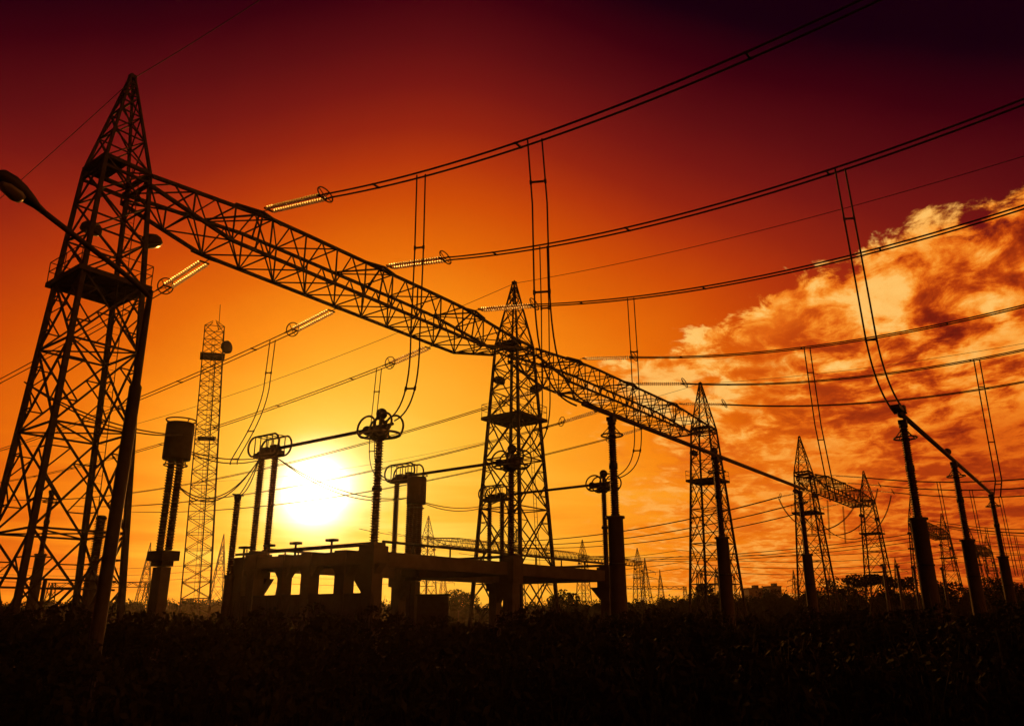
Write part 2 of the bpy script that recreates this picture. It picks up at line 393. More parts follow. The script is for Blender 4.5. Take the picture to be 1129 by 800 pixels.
towers = [(34.5, 0, 'lattice tower in the middle, joined by a truss beam on either side'),
          (73.6, 0, 'lattice tower at the end of the long gantry, clouds around its right side'),
          (112.4, 0, 'lattice tower carrying the left end of the small beam, right of the long gantry'),
          (152.9, 0, 'lattice tower carrying the right end of the small beam with hanging jumpers'),
          (197.6, 0, 'distant lattice tower behind the leaning front post of the right busbar'),
          (239.0, 0, 'distant lattice tower between the first two posts of the right busbar'),
          (154.7, -122, 'distant lattice tower at left end of the far beam, right of the sun'),
          (200.0, -123.5, 'distant lattice tower seen through the legs of the middle tower'),
          (246.0, -126, 'distant lattice tower just left of the thick front busbar post'),
          (293.0, -127.5, 'distant lattice tower at right end of the far beam, next to the thick busbar post')]
for s, q, lb in towers:
    if tower1 is None: tower1 = lattice_tower(lb, GT); tower1.location = Wp(s, q)
    else: dup(tower1, Wp(s, q), ROT, lb)
for s, q, lb in [(281, 1, 'far lattice tower behind the right busbar, left of its last post'), (321, 1, 'far lattice tower at the right edge, half behind the last busbar post')]:
    dup(tower1, Wp(s, q), ROT, lb)

# ------------------------------------------------------------------ gantry beams
def gantry_beam(s0, s1, q, label, phases, fine=True):
    t = thing('gantry_beam', label, 'truss beam', Wp(s0 + 1.1, q), ROT, 'truss beams of the gantry rows')
    Ln = s1 - s0 - 2.2; n = max(6, int(round(Ln / 2.55))); w = 1.5
    def zt(x): e = min(x, Ln - x); return 23.45 + .7 * min(1, e / (Ln * .24))
    def zb(x): e = min(x, Ln - x); return 22.9 - 1.15 * min(1, e / 5.0)
    xs = [Ln * i / n for i in range(n + 1)]
    for y, zf, nm in ((-w, zt, 'top_chord'), (w, zt, 'top_chord'), (-w, zb, 'bottom_chord'), (w, zb, 'bottom_chord')):
        m = MB()
        for a, c in zip(xs, xs[1:]): m.bar((a, y, zf(a)), (c, y, zf(c)), .125)
        m.build(nm, 'steel', t)
    m = MB(); r = .05
    for i, x in enumerate(xs):
        for y in (-w, w): m.bar((x, y, zb(x)), (x, y, zt(x)), r * 1.1)
        m.bar((x, -w, zt(x)), (x, w, zt(x)), r); m.bar((x, -w, zb(x)), (x, w, zb(x)), r)
        if i < n:
            c = xs[i + 1]; mid = (x + c) / 2; f = i % 2
            for y in (-w, w):
                m.bar((x, y, zb(x)), (mid, y, zt(mid)), r); m.bar((mid, y, zt(mid)), (c, y, zb(c)), r)
            for zf in (zt, zb):
                y0, y1 = (-w, w) if f else (w, -w)
                m.bar((x, y0, zf(x)), (c, y1, zf(c)), r)
                if zf is zb: m.bar((x, y1, zf(x)), (c, y0, zf(c)), r)
    m.build('bracing', 'steel', t)
    for ph in phases:
        x = ph - s0 - 1.1; m = MB(); ap = (x, -w - .4, zt(x) + .02)
        for dx in (-1.6, 1.6): m.bar((x + dx, -w, zt(x)), ap, .09); m.bar((x + dx, w, zt(x)), (x, -w, zt(x)), .07)
        m.bar((x, -w, zb(x)), ap, .06)
        ap = (x - .9, w + .2, zb(x) + .02)
        for dx in (-1.3, 1.3): m.bar((x - .9 + dx, w, zb(x)), ap, .08)
        m.build('string_bracket', 'steel', t)
    return t
gantry_beam(0, 34.5, 0, 'long near truss beam between the left tower and the middle tower', PH1 := (7.6, 17.3, 27.0))
gantry_beam(34.5, 73.6, 0, 'truss beam between the middle tower and the tower by the clouds', PH2 := (42.0, 52.2, 62.0))
gantry_beam(112.4, 152.9, 0, 'short looking truss beam right of the long gantry, under hanging jumpers', PH3 := (120, 130, 140))
gantry_beam(197.6, 239, 0, 'distant truss beam behind the leaning posts of the right busbar', PH4 := (206, 216, 226))
gantry_beam(281, 321, 1, 'farthest truss beam at the right edge behind the last busbar post', (290, 300, 310))
for a, c, lb in ((154.7, 200, 'far thin truss beam from right of the sun to the middle tower'), (200, 246, 'far thin truss beam seen behind the middle tower legs and pipe frame'), (246, 293, 'far thin truss beam passing behind the thick front busbar post')):
    gantry_beam(a, c, -122 - 5.5 * (a - 154.7) / 138, lb, ())

# ------------------------------------------------------------------ insulator strings
def torus_pts(c, r, e1, e2, n=24):
    c = Vector(c); e1 = Vector(e1); e2 = Vector(e2)
    return [c + e1 * r * math.cos(2 * math.pi * k / n) + e2 * r * math.sin(2 * math.pi * k / n) for k in range(n)]
def insulator_string(length, drop, sgn, label, loc, far=False):
    """runs from the origin towards local y = sgn, falling by drop"""
    t = thing('insulator_string', label, 'insulator string', loc, ROT, 'glass insulator strings on the gantry beams')
    d = Vector((0, sgn * length, -drop)); dn = d.normalized()
    for x in (-.24, .24):
        m = MB(); a = Vector((x, 0, 0)) + dn * .55; b_ = Vector((x, 0, 0)) + dn * (d.length - .6)
        n = int((b_ - a).length / .22); prof = []
        for i in range(n):
            h = i * .22; prof += [(.03, h), (.03, h + .14), (.128, h + .175), (.12, h + .19), (.035, h + .195)]
        prof.append((.03, n * .22)); m.lathe(prof, a, dn, 10 if far else 14); m.build('glass_discs', 'glass', t, False)
    m = MB(); m.bar((0, 0, 0), dn * .5, .03)
    c = dn * .5; m.bar(c + Vector((-.3, 0, 0)), c + Vector((.3, 0, 0)), .06); m.build('yoke', 'dark', t); m = MB()
    c = dn * (d.length - .6); m.bar(c + Vector((-.3, 0, 0)), c + Vector((.3, 0, 0)), .06)
    for x in (-.22, .22): m.bar(dn * (d.length - .6) + Vector((x, 0, 0)), dn * (d.length + .3) + Vector((x, 0, 0)), .05)
    m.build('yoke', 'dark', t)
    m = MB(); c = dn * (d.length - .35); up = Vector((0, 0, 1))
    m.tube(torus_pts(c + up * .12, .50, (1, 0, 0), (0, -.35 * sgn, .94)), .04, 6, True)
    for a in (40, 140, 220, 320):
        m.bar(c, c + up * .12 + Vector((math.cos(R(a)), -.35 * sgn * math.sin(R(a)), .94 * math.sin(R(a)))) * .5, .025)
    m.build('corona_ring', 'alum', t, True)
    return t
def zfront(q): return 20.75 + .0050 * (q - 29.5) ** 2
def zrear(q): return 18.5 + .00088 * (q + 61) ** 2
ordn = ('first', 'second', 'third'); posd = ('nearest the left tower', 'in the middle of the beam', 'nearest the middle tower')
for i, s in enumerate(PH1):
    z0 = 24.15; q0 = 1.9
    insulator_string(5.9, z0 - zfront(7.8), -1, 'pale twin insulator string above the near beam, ' + posd[i], Wp(s, q0, z0))
    z0 = 21.75; insulator_string(5.0, z0 - zrear(-6.7), 1, 'pale string of discs under the rear of the near beam, ' + ('by left tower', 'middle one', 'by middle tower')[i], Wp(s - .9, -1.7, z0))
posd2 = ('left end of the second beam', 'middle of the second beam', 'right end of the second beam')
for i, s in enumerate(PH2):
    z0 = 24.15; insulator_string(5.9, z0 - zfront(7.8), -1, 'thin insulator string leaving the sky side at the ' + posd2[i], Wp(s, 1.9, z0), True)
    insulator_string(5.0, 21.75 - zrear(-6.7), 1, 'thin insulator string at the rear of the ' + posd2[i], Wp(s - .9, -1.7, 21.75), True)
posd3 = ('left end', 'middle', 'right end')
for i, s in enumerate(PH3):
    insulator_string(5.9, 24.15 - zfront(7.8), -1, 'tiny insulator string above the %s of the small beam right of the gantry' % posd3[i], Wp(s, 1.9, 24.15), True)
    insulator_string(5.0, 21.75 - zrear(-6.7), 1, 'tiny insulator string behind the %s of the small beam right of the gantry' % posd3[i], Wp(s - .9, -1.7, 21.75), True)

# ------------------------------------------------------------------ conductors
def twin(name, label, cat, group, s, pts_q, gap=.42, r=.034, spacer=9.0, single=False):
    """pts_q: list of (ds, q, z) centre line; two wires gap apart along s"""
    t = thing(name, label, cat, Wp(s, 0), ROT, group)
    ux, uy = (.45, -.89) if name == 'dropper_cable' else (1, 0)
    for x in ((0,) if single else (-gap / 2, gap / 2)):
        m = MB(); m.tube([(ds + x * ux, -q + x * uy, z) for ds, q, z in pts_q], r, 6); m.build('wire', 'wire', t, True)
    if spacer and not single:
        acc = spacer * .6; last = Vector((pts_q[0][0], -pts_q[0][1], pts_q[0][2]))
        for (a0, a1, a2), (b0, b1, b2) in zip(pts_q, pts_q[1:]):
            A_ = Vector((a0, -a1, a2)); B_ = Vector((b0, -b1, b2)); n = max(1, int((B_ - A_).length / 1.0))
            for i in range(1, n + 1):
                p = A_.lerp(B_, i / n); acc += (B_ - A_).length / n
                if acc >= spacer:
                    acc = 0; d = (B_ - A_).normalized(); u = Vector((ux, uy, 0)); m = MB()
                    m.bar(p - u * (gap / 2 + .03), p + u * (gap / 2 + .03), .05)
                    for x in (-gap / 2, gap / 2): m.bar(p + u * x - d * .1, p + u * x + d * .1, .055)
                    m.build('spacer', 'alum', t)
    return t
CG = 'overhead conductors strung across the gantries'
def frange(a, b_, n): return [a + (b_ - a) * i / n for i in range(n + 1)]
nm1 = ('uppermost twin conductor, crossing the dark top right sky', 'second twin conductor down, rising right from the middle of the near beam', 'third twin conductor down, rising right from beside the middle tower')
for i, s in enumerate(PH1):
    twin('twin_conductor', nm1[i], 'power cable', CG, s, [(0, q, zfront(q)) for q in frange(7.6, 64, 44)], r=.046)
    twin('twin_conductor', ('twin conductor running down left behind the left tower, highest of three', 'twin conductor running down left behind the left tower, middle of three', 'twin conductor running down left past the mast, lowest of three')[i],
         'power cable', CG, s - .9, [(0, q, zrear(q)) for q in frange(-6.5, -116, 50)], r=.036)
nm2 = ('twin conductor rising right from the second beam, highest of its three', 'twin conductor rising right from the second beam, middle of its three', 'twin conductor rising right from the second beam, lowest of its three')
for i, s in enumerate(PH2):
    twin('twin_conductor', nm2[i], 'power cable', CG, s, [(0, q, zfront(q)) for q in frange(7.6, 64, 40)], r=.045)
    twin('twin_conductor', 'thin twin conductor sagging left behind the middle tower, %s of three' % ('highest', 'middle', 'lowest')[i], 'power cable', CG, s - .9, [(0, q, zrear(q)) for q in frange(-6.5, -116, 40)], r=.04, spacer=0)
for i, s in enumerate(PH3):
    twin('twin_conductor', 'thin conductor reaching the right edge from the small beam, %s of three' % ('highest', 'middle', 'lowest')[i], 'power cable', CG, s, [(0, q, zfront(q)) for q in frange(7.6, 64, 30)], r=.07, spacer=0, gap=.5)
    twin('twin_conductor', 'thin conductor sagging left from the rear of the small beam, %s of three' % ('highest', 'middle', 'lowest')[i], 'power cable', CG, s - .9,
         [(0, q, 16.6 + .00185 * (q + 56) ** 2) for q in frange(-6.5, -112, 40)], r=.06, spacer=0, gap=.5)
for i, s in enumerate(PH4):
    twin('twin_conductor', 'faint conductor at the right edge from the distant beam, %s of three' % ('highest', 'middle', 'lowest')[i], 'power cable', CG, s, [(0, q, zfront(q)) for q in frange(2, 64, 24)], r=.08, spacer=0, gap=.5)
    twin('twin_conductor', 'faint conductor behind the small beam from the distant beam, %s of three' % ('highest', 'middle', 'lowest')[i], 'power cable', CG, s, [(0, q, zrear(q)) for q in frange(-2, -116, 24)], r=.08, spacer=0, gap=.5)
# shield wires at the tower peaks
for s, lb in ((0, 'hair thin shield wire from the peak of the left tower'), (34.5, 'hair thin shield wire from the peak of the middle tower'), (73.6, 'hair thin shield wire from the peak of the tower by the clouds')):
    twin('shield_wire', lb, 'power cable', 'shield wires on the tower peaks', s, [(0, q, 27.6 + .0019 * (q - 32) ** 2) for q in frange(0, 64, 40)], r=.022, spacer=0, single=True)
    twin('shield_wire', lb.replace('from', 'running down left from'), 'power cable', 'shield wires on the tower peaks', s, [(0, q, 26.0 + .00092 * (q + 62) ** 2) for q in frange(0, -124, 40)], r=.022, spacer=0, single=True)

# droppers
def bez(p0, p1, p2, p3, n=14):
    p0, p1, p2, p3 = map(Vector, (p0, p1, p2, p3))
    return [tuple(p0 * (1 - t) ** 3 + p1 * 3 * t * (1 - t) ** 2 + p2 * 3 * t * t * (1 - t) + p3 * t ** 3) for t in [i / n for i in range(n + 1)]]
DG = 'twin dropper cables hanging from the conductors'
for i, (s, q, d) in enumerate(((7.6, 14.6, -.1), (17.3, 15.0, 0), (27.0, 15.3, 0))):
    pts = [(0, q, zfront(q)), (.05, q + .02, 18), (.05, q, 13.6)] + bez((.05, q, 13.6), (.05, q + .1, 11.2), (.0, q - .3, 10.1), (0, 13.3, 9.9))[1:]
    twin('dropper_cable', ('twin dropper cable hooking down to the disconnector head right of the sun', 'twin dropper cable hooking down to the disconnector head before the middle tower', 'twin dropper cable hooking down to the rightmost disconnector head')[i], 'power cable', DG, s, pts, gap=.42, r=.036, spacer=6.5)
# from the first conductor to bus 1, from the second to bus 2
twin('dropper_cable', 'wide twin dropper cable from the uppermost conductor to the front busbar', 'power cable', DG, 7.6, [(0, 21.3, zfront(21.3)), (.1, 21.45, 18), (.1, 21.5, 14)] + bez((.1, 21.5, 14), (.15, 21.6, 10.5), (.2, 22.2, 9.6), (1.0, 22.8, 9.3))[1:], gap=.62, r=.038, spacer=4.2)
twin('dropper_cable', 'twin dropper cable from the second conductor to the left end of the right busbar', 'power cable', DG, 17.3, [(0, 31.2, zfront(31.2)), (.05, 31.3, 17), (.1, 31.4, 12.6)] + bez((.1, 31.4, 12.6), (.1, 31.5, 10.6), (-.3, 31.9, 9.7), (-.05, 32.1, 9.3))[1:], gap=.42, r=.038, spacer=4.6)
twin('dropper_cable', 'thin twin dropper cable ending above the small beam', 'power cable', DG, 42, [(0, 22.1, zfront(22.1)), (0, 22.2, 15), (0, 22.6, 9.4)], gap=.42, r=.045, spacer=5)
twin('dropper_cable', 'thin twin dropper cable ending at the last post of the right busbar', 'power cable', DG, 52.2, [(0, 32.0, zfront(32)), (-.8, 32.0, 15), (-2.2, 32.1, 11), (-6.5, 32.2, 9.3)], gap=.42, r=.045, spacer=4)
# rear droppers
twin('dropper_cable', 'twin dropper cable curving down to the rack left of the sun', 'power cable', DG, 16.4, [(0, -8.6, zrear(-8.6)), (-.4, -8.2, 17)] + bez((-.4, -8.2, 17), (-1, -7.8, 14), (-4.5, -5.2, 11), (-7.8, .2, 9.6), 12)[1:], gap=.42, r=.034, spacer=5)
twin('dropper_cable', 'twin dropper cable hanging behind the sun glare', 'power cable', DG, 26.1, [(0, -7.6, zrear(-7.6)), (-.3, -7.6, 16)] + bez((-.3, -7.6, 16), (-.6, -7.4, 13), (-2.5, -5, 10.8), (-7.0, 2.8, 9.9), 12)[1:], gap=.42, r=.036, spacer=5)
for i, s in enumerate((120, 130, 140)):
    twin('dropper_cable', 'short pair of jumpers hanging below the small beam, %s of three' % ('left', 'middle', 'right')[i], 'power cable', 'jumpers hanging under the small beam', s - .6, [(0, -1.4, 21.3), (0, -1.6, 18), (0, -1.8, 14.6)], gap=.16, r=.05, spacer=0)
    twin('jumper_loop', 'sagging jumper loop under the small beam, %s of three' % ('left', 'middle', 'right')[i], 'power cable', 'jumper loops under the small beam', s - .6, bez((0, 7.2, 22.6), (0, 4.5, 13.0), (0, -4.5, 13.0), (0, -6.7, 20.9), 20), gap=.5, r=.05, spacer=0)
    twin('dropper_cable', 'faint tall dropper cable right of the small beam, %s of three' % ('left', 'middle', 'right')[i], 'power cable', DG, s, [(0, 18 + 3 * i, zfront(18 + 3 * i)), (.3, 18.2 + 3 * i, 8)], gap=.42, r=.06, spacer=0)
for i, s in enumerate(PH4):
    twin('dropper_cable', 'faint dropper cable by the distant beam, %s of three' % ('left', 'middle', 'right')[i], 'power cable', DG, s, [(0, 14 + 2 * i, zfront(14 + 2 * i)), (.3, 14.2 + 2 * i, 8)], gap=.42, r=.08, spacer=0)
# jumper loops at the main beams
for k, PH in enumerate((PH2,)):
    for i, s in enumerate(PH):
        pass

# ------------------------------------------------------------------ busbars on post insulators
def bus_post(label, loc, h=9.2, hc=5.3):
    t = thing('bus_support', label, 'insulator post', loc, ROT, 'posts carrying the busbars')
    m = MB(); m.lathe([(.34, -.1), (.33, 0), (.29, hc - .1), (.36, hc - .08), (.36, hc)], (0, 0, 0), (0, 0, 1), 18); m.build('column', 'conc', t, True)
    for z in (1.7, 3.5): m = MB(); m.lathe([(.36 - .008 * z, 0), (.36 - .008 * z, .06)], (0, 0, z), n=18); m.build('band', 'dark', t, True)
    m = MB(); m.tube([(.34, .1, 0), (.335, .1, 1.7), (.325, .1, hc), (.2, .1, hc + .2)], .018, 5); m.build('earthing_strap', 'alum', t, True)
    m = MB(); k = (hc + h) / 2; m.sheds((0, 0, hc + .1), (0, 0, k - .1), .14, .18, .09); m.sheds((0, 0, k + .1), (0, 0, h - .28), .13, .17, .09); m.build('insulator', 'porc', t)
    m = MB()
    for z in (hc, k - .1, h - .28): m.lathe([(.17, 0), (.17, .1 if z < h - .4 else .12)], (0, 0, z), (0, 0, 1), 12); 
    m.lathe([(.17, 0), (.17, .2)], (0, 0, k - .1), (0, 0, 1), 12); m.box((0, 0, h - .1), (.3, .3, .16)); m.build('flange', 'dark', t)
    m = MB(); m.tube(torus_pts((0, 0, h - .75), .42, (1, 0, 0), (0, 1, 0)), .035, 6, True)
    for a in (45, 135, 225, 315): m.bar((math.cos(R(a)) * .42, math.sin(R(a)) * .42, h - .75), (0, 0, h - .3), .022)
    m.build('corona_ring', 'alum', t, True)
    return t
bp0 = bus_post('thick front post under the left end of the long busbar', Wp(10.4, 22.9))
dup(bp0, Wp(20.6, 22.9), ROT, 'busbar post with a ball on top, right of the tower by the clouds')
dup(bp0, Wp(34.2, 22.7), ROT, 'busbar post standing in front of the tower that carries the small beam')
dup(bp0, Wp(17.9, 32.0), ROT, 'leaning looking front post at the left end of the right busbar')
dup(bp0, Wp(29.2, 32.1), ROT, 'middle post of the right busbar with a ball beside its top')
dup(bp0, Wp(43.4, 32.1), ROT, 'last post of the right busbar near the right edge')
dup(bp0, Wp(5.7, -14.65), ROT, 'ringed insulator post seen through the left tower legs, leftmost')
def busbar(label, s0, s1, q, balls):
    t = thing('busbar', label, 'busbar', Wp(s0, q, 9.32), ROT, 'tubular busbars')
    m = MB(); m.bar((0, 0, 0), (s1 - s0, 0, 0), .10, n=12); m.build('tube', 'alum', t, True)
    for x, y, z, r in balls:
        m = MB(); m.bar((x, 0, 0), (x + y * .5, y, z), .03); m.ball((x + y * .5, y, z), r); m.build('ball', 'alum', t, True)
    return t
busbar('long tubular busbar sloping down right from beneath the second beam', 8.4, 34.6, 22.85, ((12.2, 0, .16, .20),))
busbar('tubular busbar at the right, sloping down over three leaning posts', 17.2, 43.8, 32.08, ((12.1, .2, .45, .19), (.2, 0, 0, .16), (26.6, 0, 0, .16)))
m = MB(); m.box((0, 0, 0), (1.1, .35, .14)); m.box((.5, 0, .12), (.3, .4, .2)); o = m.build('terminal_clamp', 'alum'); o.location = Wp(17.0, 32.05, 9.45); o.rotation_euler = (0, 0, ROT)
tag(o, 'flat clamp where the dropper meets the right busbar', 'clamp')

# ------------------------------------------------------------------ disconnectors
def disconnector(label, s, qr, extra=False):
    t = thing('disconnector', label, 'disconnector switch', Wp(s, 0), ROT, 'high voltage disconnectors under the near beam')
    qf = 12.7; zt = 4.55
    m = MB(); m.box((0, -(qf + qr) / 2, 4.02), (.62, qf - qr + .1, .66)); m.build('base_beam', 'conc', t)
    m = MB(); m.bar((.18, -qf, zt + .12), (.18, -qr, zt + .12), .07, n=8); m.bar((-.25, -qf, zt + .05), (-.25, -qr, zt + .05), .045, n=8); m.build('drive_pipe', 'dark', t, True)
    for q in (qf, qr):
        m = MB(); m.box((0, -q, (3.35) / 2 - .05), (.62, .62, 3.35 + .05)); m.box((0, -q, 3.9), (.86, .9, 1.25)); m.box((0, -q, zt + .05), (.7, .7, .12))
        d = 1 if q == qr else -1
        m.add([(-.2, -q - d * .3, 2.5), (.2, -q - d * .3, 2.5), (.2, -q - d * .3, 3.36), (-.2, -q - d * .3, 3.36), (-.2, -q - d * 1.1, 3.36), (.2, -q - d * 1.1, 3.36)], [(0, 1, 2, 3), (0, 4, 5, 1), (0, 3, 4), (1, 5, 2), (3, 2, 5, 4)])
        m.build('pedestal', 'conc', t)
    # front post with the contact cage
    m = MB(); m.sheds((0, -qf, 4.7), (0, -qf, 6.9), .145, .215, .115); m.sheds((0, -qf, 7.0), (0, -qf, 9.15), .135, .20, .115); m.build('post_insulator', 'porc', t)
    m = MB(); m.lathe([(.22, 0), (.22, .14)], (0, -qf, 6.88)); m.build('flange', 'dark', t, True)
    m = MB(); m.lathe([(.22, 0), (.3, .1), (.3, .2)], (0, -qf, 9.12)); m.box((0, -qf, 9.5), (.5, .7, .5)); m.box((.1, -qf + .4, 9.62), (.35, .5, .3))
    m.bar((0, -qf, 9.5), (.05, -qf, 10.25), .10, n=8); m.bar((.25, -qf - .1, 9.6), (.12, -qf, 10.2), .06, n=8); m.bar((0, -qf + .9, 9.66), (0, -qf - .8, 9.75), .07, n=8); hd = m.build('contact_head', 'dark', t, True)
    for c_, r_ in (((.05, -qf, 10.32), .26), ((0, -qf + .85, 9.66), .22)): m = MB(); m.ball(c_, r_); m.build('ball', 'dark', hd, True)
    m = MB(); c = Vector((0, -qf, 9.35)); m.tube(torus_pts(c, .80, (1, 0, 0), (0, 1.25, 0)), .055, 6, True)
    for x in (-.36, .36):
        for dy in (-.52, .52):
            pts = [(x * (1 - .15 * math.sin(k * .2618)), -qf + dy + .56 * math.cos(k * .2618), 9.72 + .50 * math.sin(k * .2618)) for k in range(24)]
            m.tube(pts, .05, 6, True)
    m.build('corona_cage', 'alum', t, True)
    # rear rack
    for dy in (-.55, .55):
        m = MB(); m.sheds((0, -qr + dy, 4.62), (0, -qr + dy, 9.3), .135, .20, .115); m.build('post_insulator', 'porc', t)
    m = MB(); m.box((0, -qr, 9.42), (.5, 1.9, .24)); m.box((.05, -qr + .3, 9.65), (.4, .6, .3)); m.bar((0, -qr - .9, 9.6), (0, -qr + .9, 9.6), .09, n=8); m.box((0, -qr - .45, 9.7), (.35, .4, .3)); m.build('hinge_head', 'dark', t)
    m = MB()
    for x in (-.38, .38):
        pts = []
        for k in range(24):
            a = 2 * math.pi * k / 24; cy, cz = math.cos(a), math.sin(a); sx = 1 if cy > 0 else -1
            pts.append((x, -qr + sx * .75 + cy * .5, 9.85 + cz * .5))
        m.tube(pts, .052, 6, True)
    for y in (-.7, -.25, .25, .7):
        for x in (-.38, .38): m.bar((x, -qr + y, 9.35), (x, -qr + y, 10.35), .028)
        m.bar((-.38, -qr + y, 10.35), (.38, -qr + y, 10.35), .025)
    m.build('corona_rack', 'alum', t, True)
    m = MB(); m.bar((0, -qr - .6, 9.66), (0, -qf + .6, 9.68), .085, n=10); m.bar((0, -qf + 1.0, 9.68), (0, -qf + .3, 9.68), .12, n=10); m.build('blade_tube', 'alum', t, True)
    return t
disconnector('disconnector just right of the sun, its tall ribbed post carrying a caged head', 7.6, 4.7)
disconnector('disconnector whose caged head stands in front of the middle tower', 17.3, 4.6)
disconnector('rightmost disconnector, its caged head beside the thick busbar post', 27.0, 4.0)
# heavy portal frame under the first disconnector
t = thing('support_frame', 'heavy dark portal frame with window-like gaps below the sun', 'support frame', Wp(7.6, 0), ROT)
m = MB(); m.box((-1.0, -9.25, 3.98), (.5, 9.7, .52)); m.build('upper_beam', 'conc', t)
m = MB(); m.box((-1.0, -9.25, 1.95), (.45, 9.7, 1.25)); m.build('lower_beam', 'conc', t)
for q, cw in ((4.9, .9), (6.0, .55), (8.17, .3), (9.9, .55), (12.1, .6), (13.75, .6)):
    m = MB(); m.box((-1.0, -q, 1.81), (.56, cw, 3.78)); m.box((-1.0, -q, 4.0), (.62, cw + .12, .60))
    for d in (-1, 1): m.add([(-1.18, -q - d * .3, 3.3), (-.82, -q - d * .3, 3.3), (-.82, -q - d * .3, 3.71), (-1.18, -q - d * .3, 3.71), (-1.18, -q - d * .65, 3.71), (-.82, -q - d * .65, 3.71)], [(0, 1, 2, 3), (0, 4, 5, 1), (0, 3, 4), (1, 5, 2), (3, 2, 5, 4)])
    m.build('column', 'conc', t)
m = MB(); m.bar((-1.2, -4.6, 4.45), (-1.2, -13.6, 4.45), .06, n=8)
for q in (5.2, 7.1, 9, 11.4): m.bar((-1.2, -q, 4.1), (-1.2, -q, 4.75), .05, n=8); m.box((-1.2, -q, 4.75), (.3, .5, .1))
m.build('drive_pipe', 'dark', t, True)
# long tie beams parallel to the gantry
for q, z, lb in ((12.7, 4.0, 'thick horizontal beam tying the front pedestals of the disconnectors'), (4.6, 4.05, 'horizontal beam tying the rear pedestals of the disconnectors')):
    t = thing('tie_beam', lb, 'beam', Wp(0, q), ROT, 'horizontal beams tying the disconnector pedestals')
    for a, c in ((8.1, 16.8), (17.8, 26.5)):
        m = MB(); m.box(((a + c) / 2, 0, z), (c - a - .3, .5, .62)); m.build('beam_segment', 'conc', t)
    m = MB(); m.bar((8.1, 0, z + .75), (26.6, 0, z + .75), .06, n=8)
    for x in (10, 12.5, 15, 19.5, 22, 24.5): m.bar((x, 0, z + .3), (x, 0, z + .75), .04, n=6)
    m.build('drive_pipe', 'dark', t, True)

# instrument transformers with tanks on two or three porcelain legs
def tank(label, loc, zt=9.5, legs=2):
    t = thing('instrument_transformer', label, 'transformer', loc, ROT, 'tank topped instrument transformers')
    m = MB(); m.lathe([(.54, 0), (.56, .05), (.56, 1.5), (.52, 1.56)], (0, 0, zt - 1.62), n=24); m.build('tank', 'dark', t, True)
    m = MB(); m.tube(torus_pts((0, 0, zt - 1.85), .46, (1, 0, 0), (0, 1, 0)), .03, 6, True)
    for a in (0, 180): m.bar((math.cos(R(a)) * .46, 0, zt - 1.85), (math.cos(R(a)) * .4, 0, zt - 1.6), .025)
    m.build('lower_ring', 'alum', t, True)
    m = MB(); m.tube(torus_pts((0, 0, zt + .06), .60, (1, 0, 0), (0, 1, 0)), .03, 6, True)
    for a in (30, 150, 270): m.bar((math.cos(R(a)) * .6, math.sin(R(a)) * .6, zt + .06), (math.cos(R(a)) * .5, math.sin(R(a)) * .5, zt - .08), .025)
    m.build('corona_ring', 'alum', t, True)
    for k in range(legs):
        y = -.33 + .66 * k / (legs - 1); m = MB(); m.sheds((0, y, 4.2), (0, y, zt - 1.62), .13, .175, .11); m.build('leg_insulator', 'porc', t)
    m = MB(); m.box((0, 0, 3.98), (.75, 1.15, .38)); m.box((0, 0, 3.68), (.5, .8, .2)); m.build('base_plate', 'dark', t)
    m = MB(); m.box((0, -.18, 1.75), (.42, .34, 3.6)); m.box((0, .2, 1.75), (.36, .28, 3.6)); m.build('pedestal', 'conc', t)
    return t
tank('instrument transformer with a dark drum on two legs, between the left tower and the mast', Wp(1.25, 7.32))
tank('instrument transformer with a dark drum on three legs, right of the sun', Wp(17.13, 5.87), 9.5, 3)
# smaller posts
def small_post(label, loc, h, r, hc):
    t = thing('insulator_post', label, 'insulator post', loc, ROT, 'small ribbed insulator posts')
    m = MB(); m.lathe([(r * 1.3, -.1), (r * 1.2, hc - .1), (r * 1.5, hc), (r * 1.5, hc + .1)], (0, 0, 0), n=12); m.build('column', 'conc', t, True)
    m = MB(); m.sheds((0, 0, hc + .1), (0, 0, h), r * .8, r * 1.15, .11); m.build('insulator', 'porc', t)
    m = MB(); m.lathe([(r, 0), (r * 1.1, .1), (r * .6, .25)], (0, 0, h)); m.bar((-.3, 0, h + .2), (.3, 0, h + .2), .04, n=6); m.build('cap', 'dark', t, True)
    return t
small_post('small ribbed insulator post left of the sun, cable ending on top', Wp(6.0, 4.84), 7.0, .16, 3.4)
small_post('stout insulator post behind the lamp pole inside the left tower legs', Wp(10.2, -17.2), 8.0, .34, 4.2)
m = MB()
# equipment frame behind the left tower
t = thing('pipe_frame', 'thin horizontal pipe frame behind the legs of the left tower', 'support frame', Wp(4, -16.5), ROT)
for z in (3.35, 3.9): m.bar((-5.5, 0, z), (7.5, 0, z), .07, n=8)
m.build('rail', 'steel', t)
for x in (-5, -1.2, 3, 7):
    m = MB(); m.bar((x, 0, -.1), (x, 0, 3.95), .12, n=8); m.bar((x, 0, 2.3), (x + 1.3, 0, 3.4), .06, n=6); m.build('post', 'steel', t)

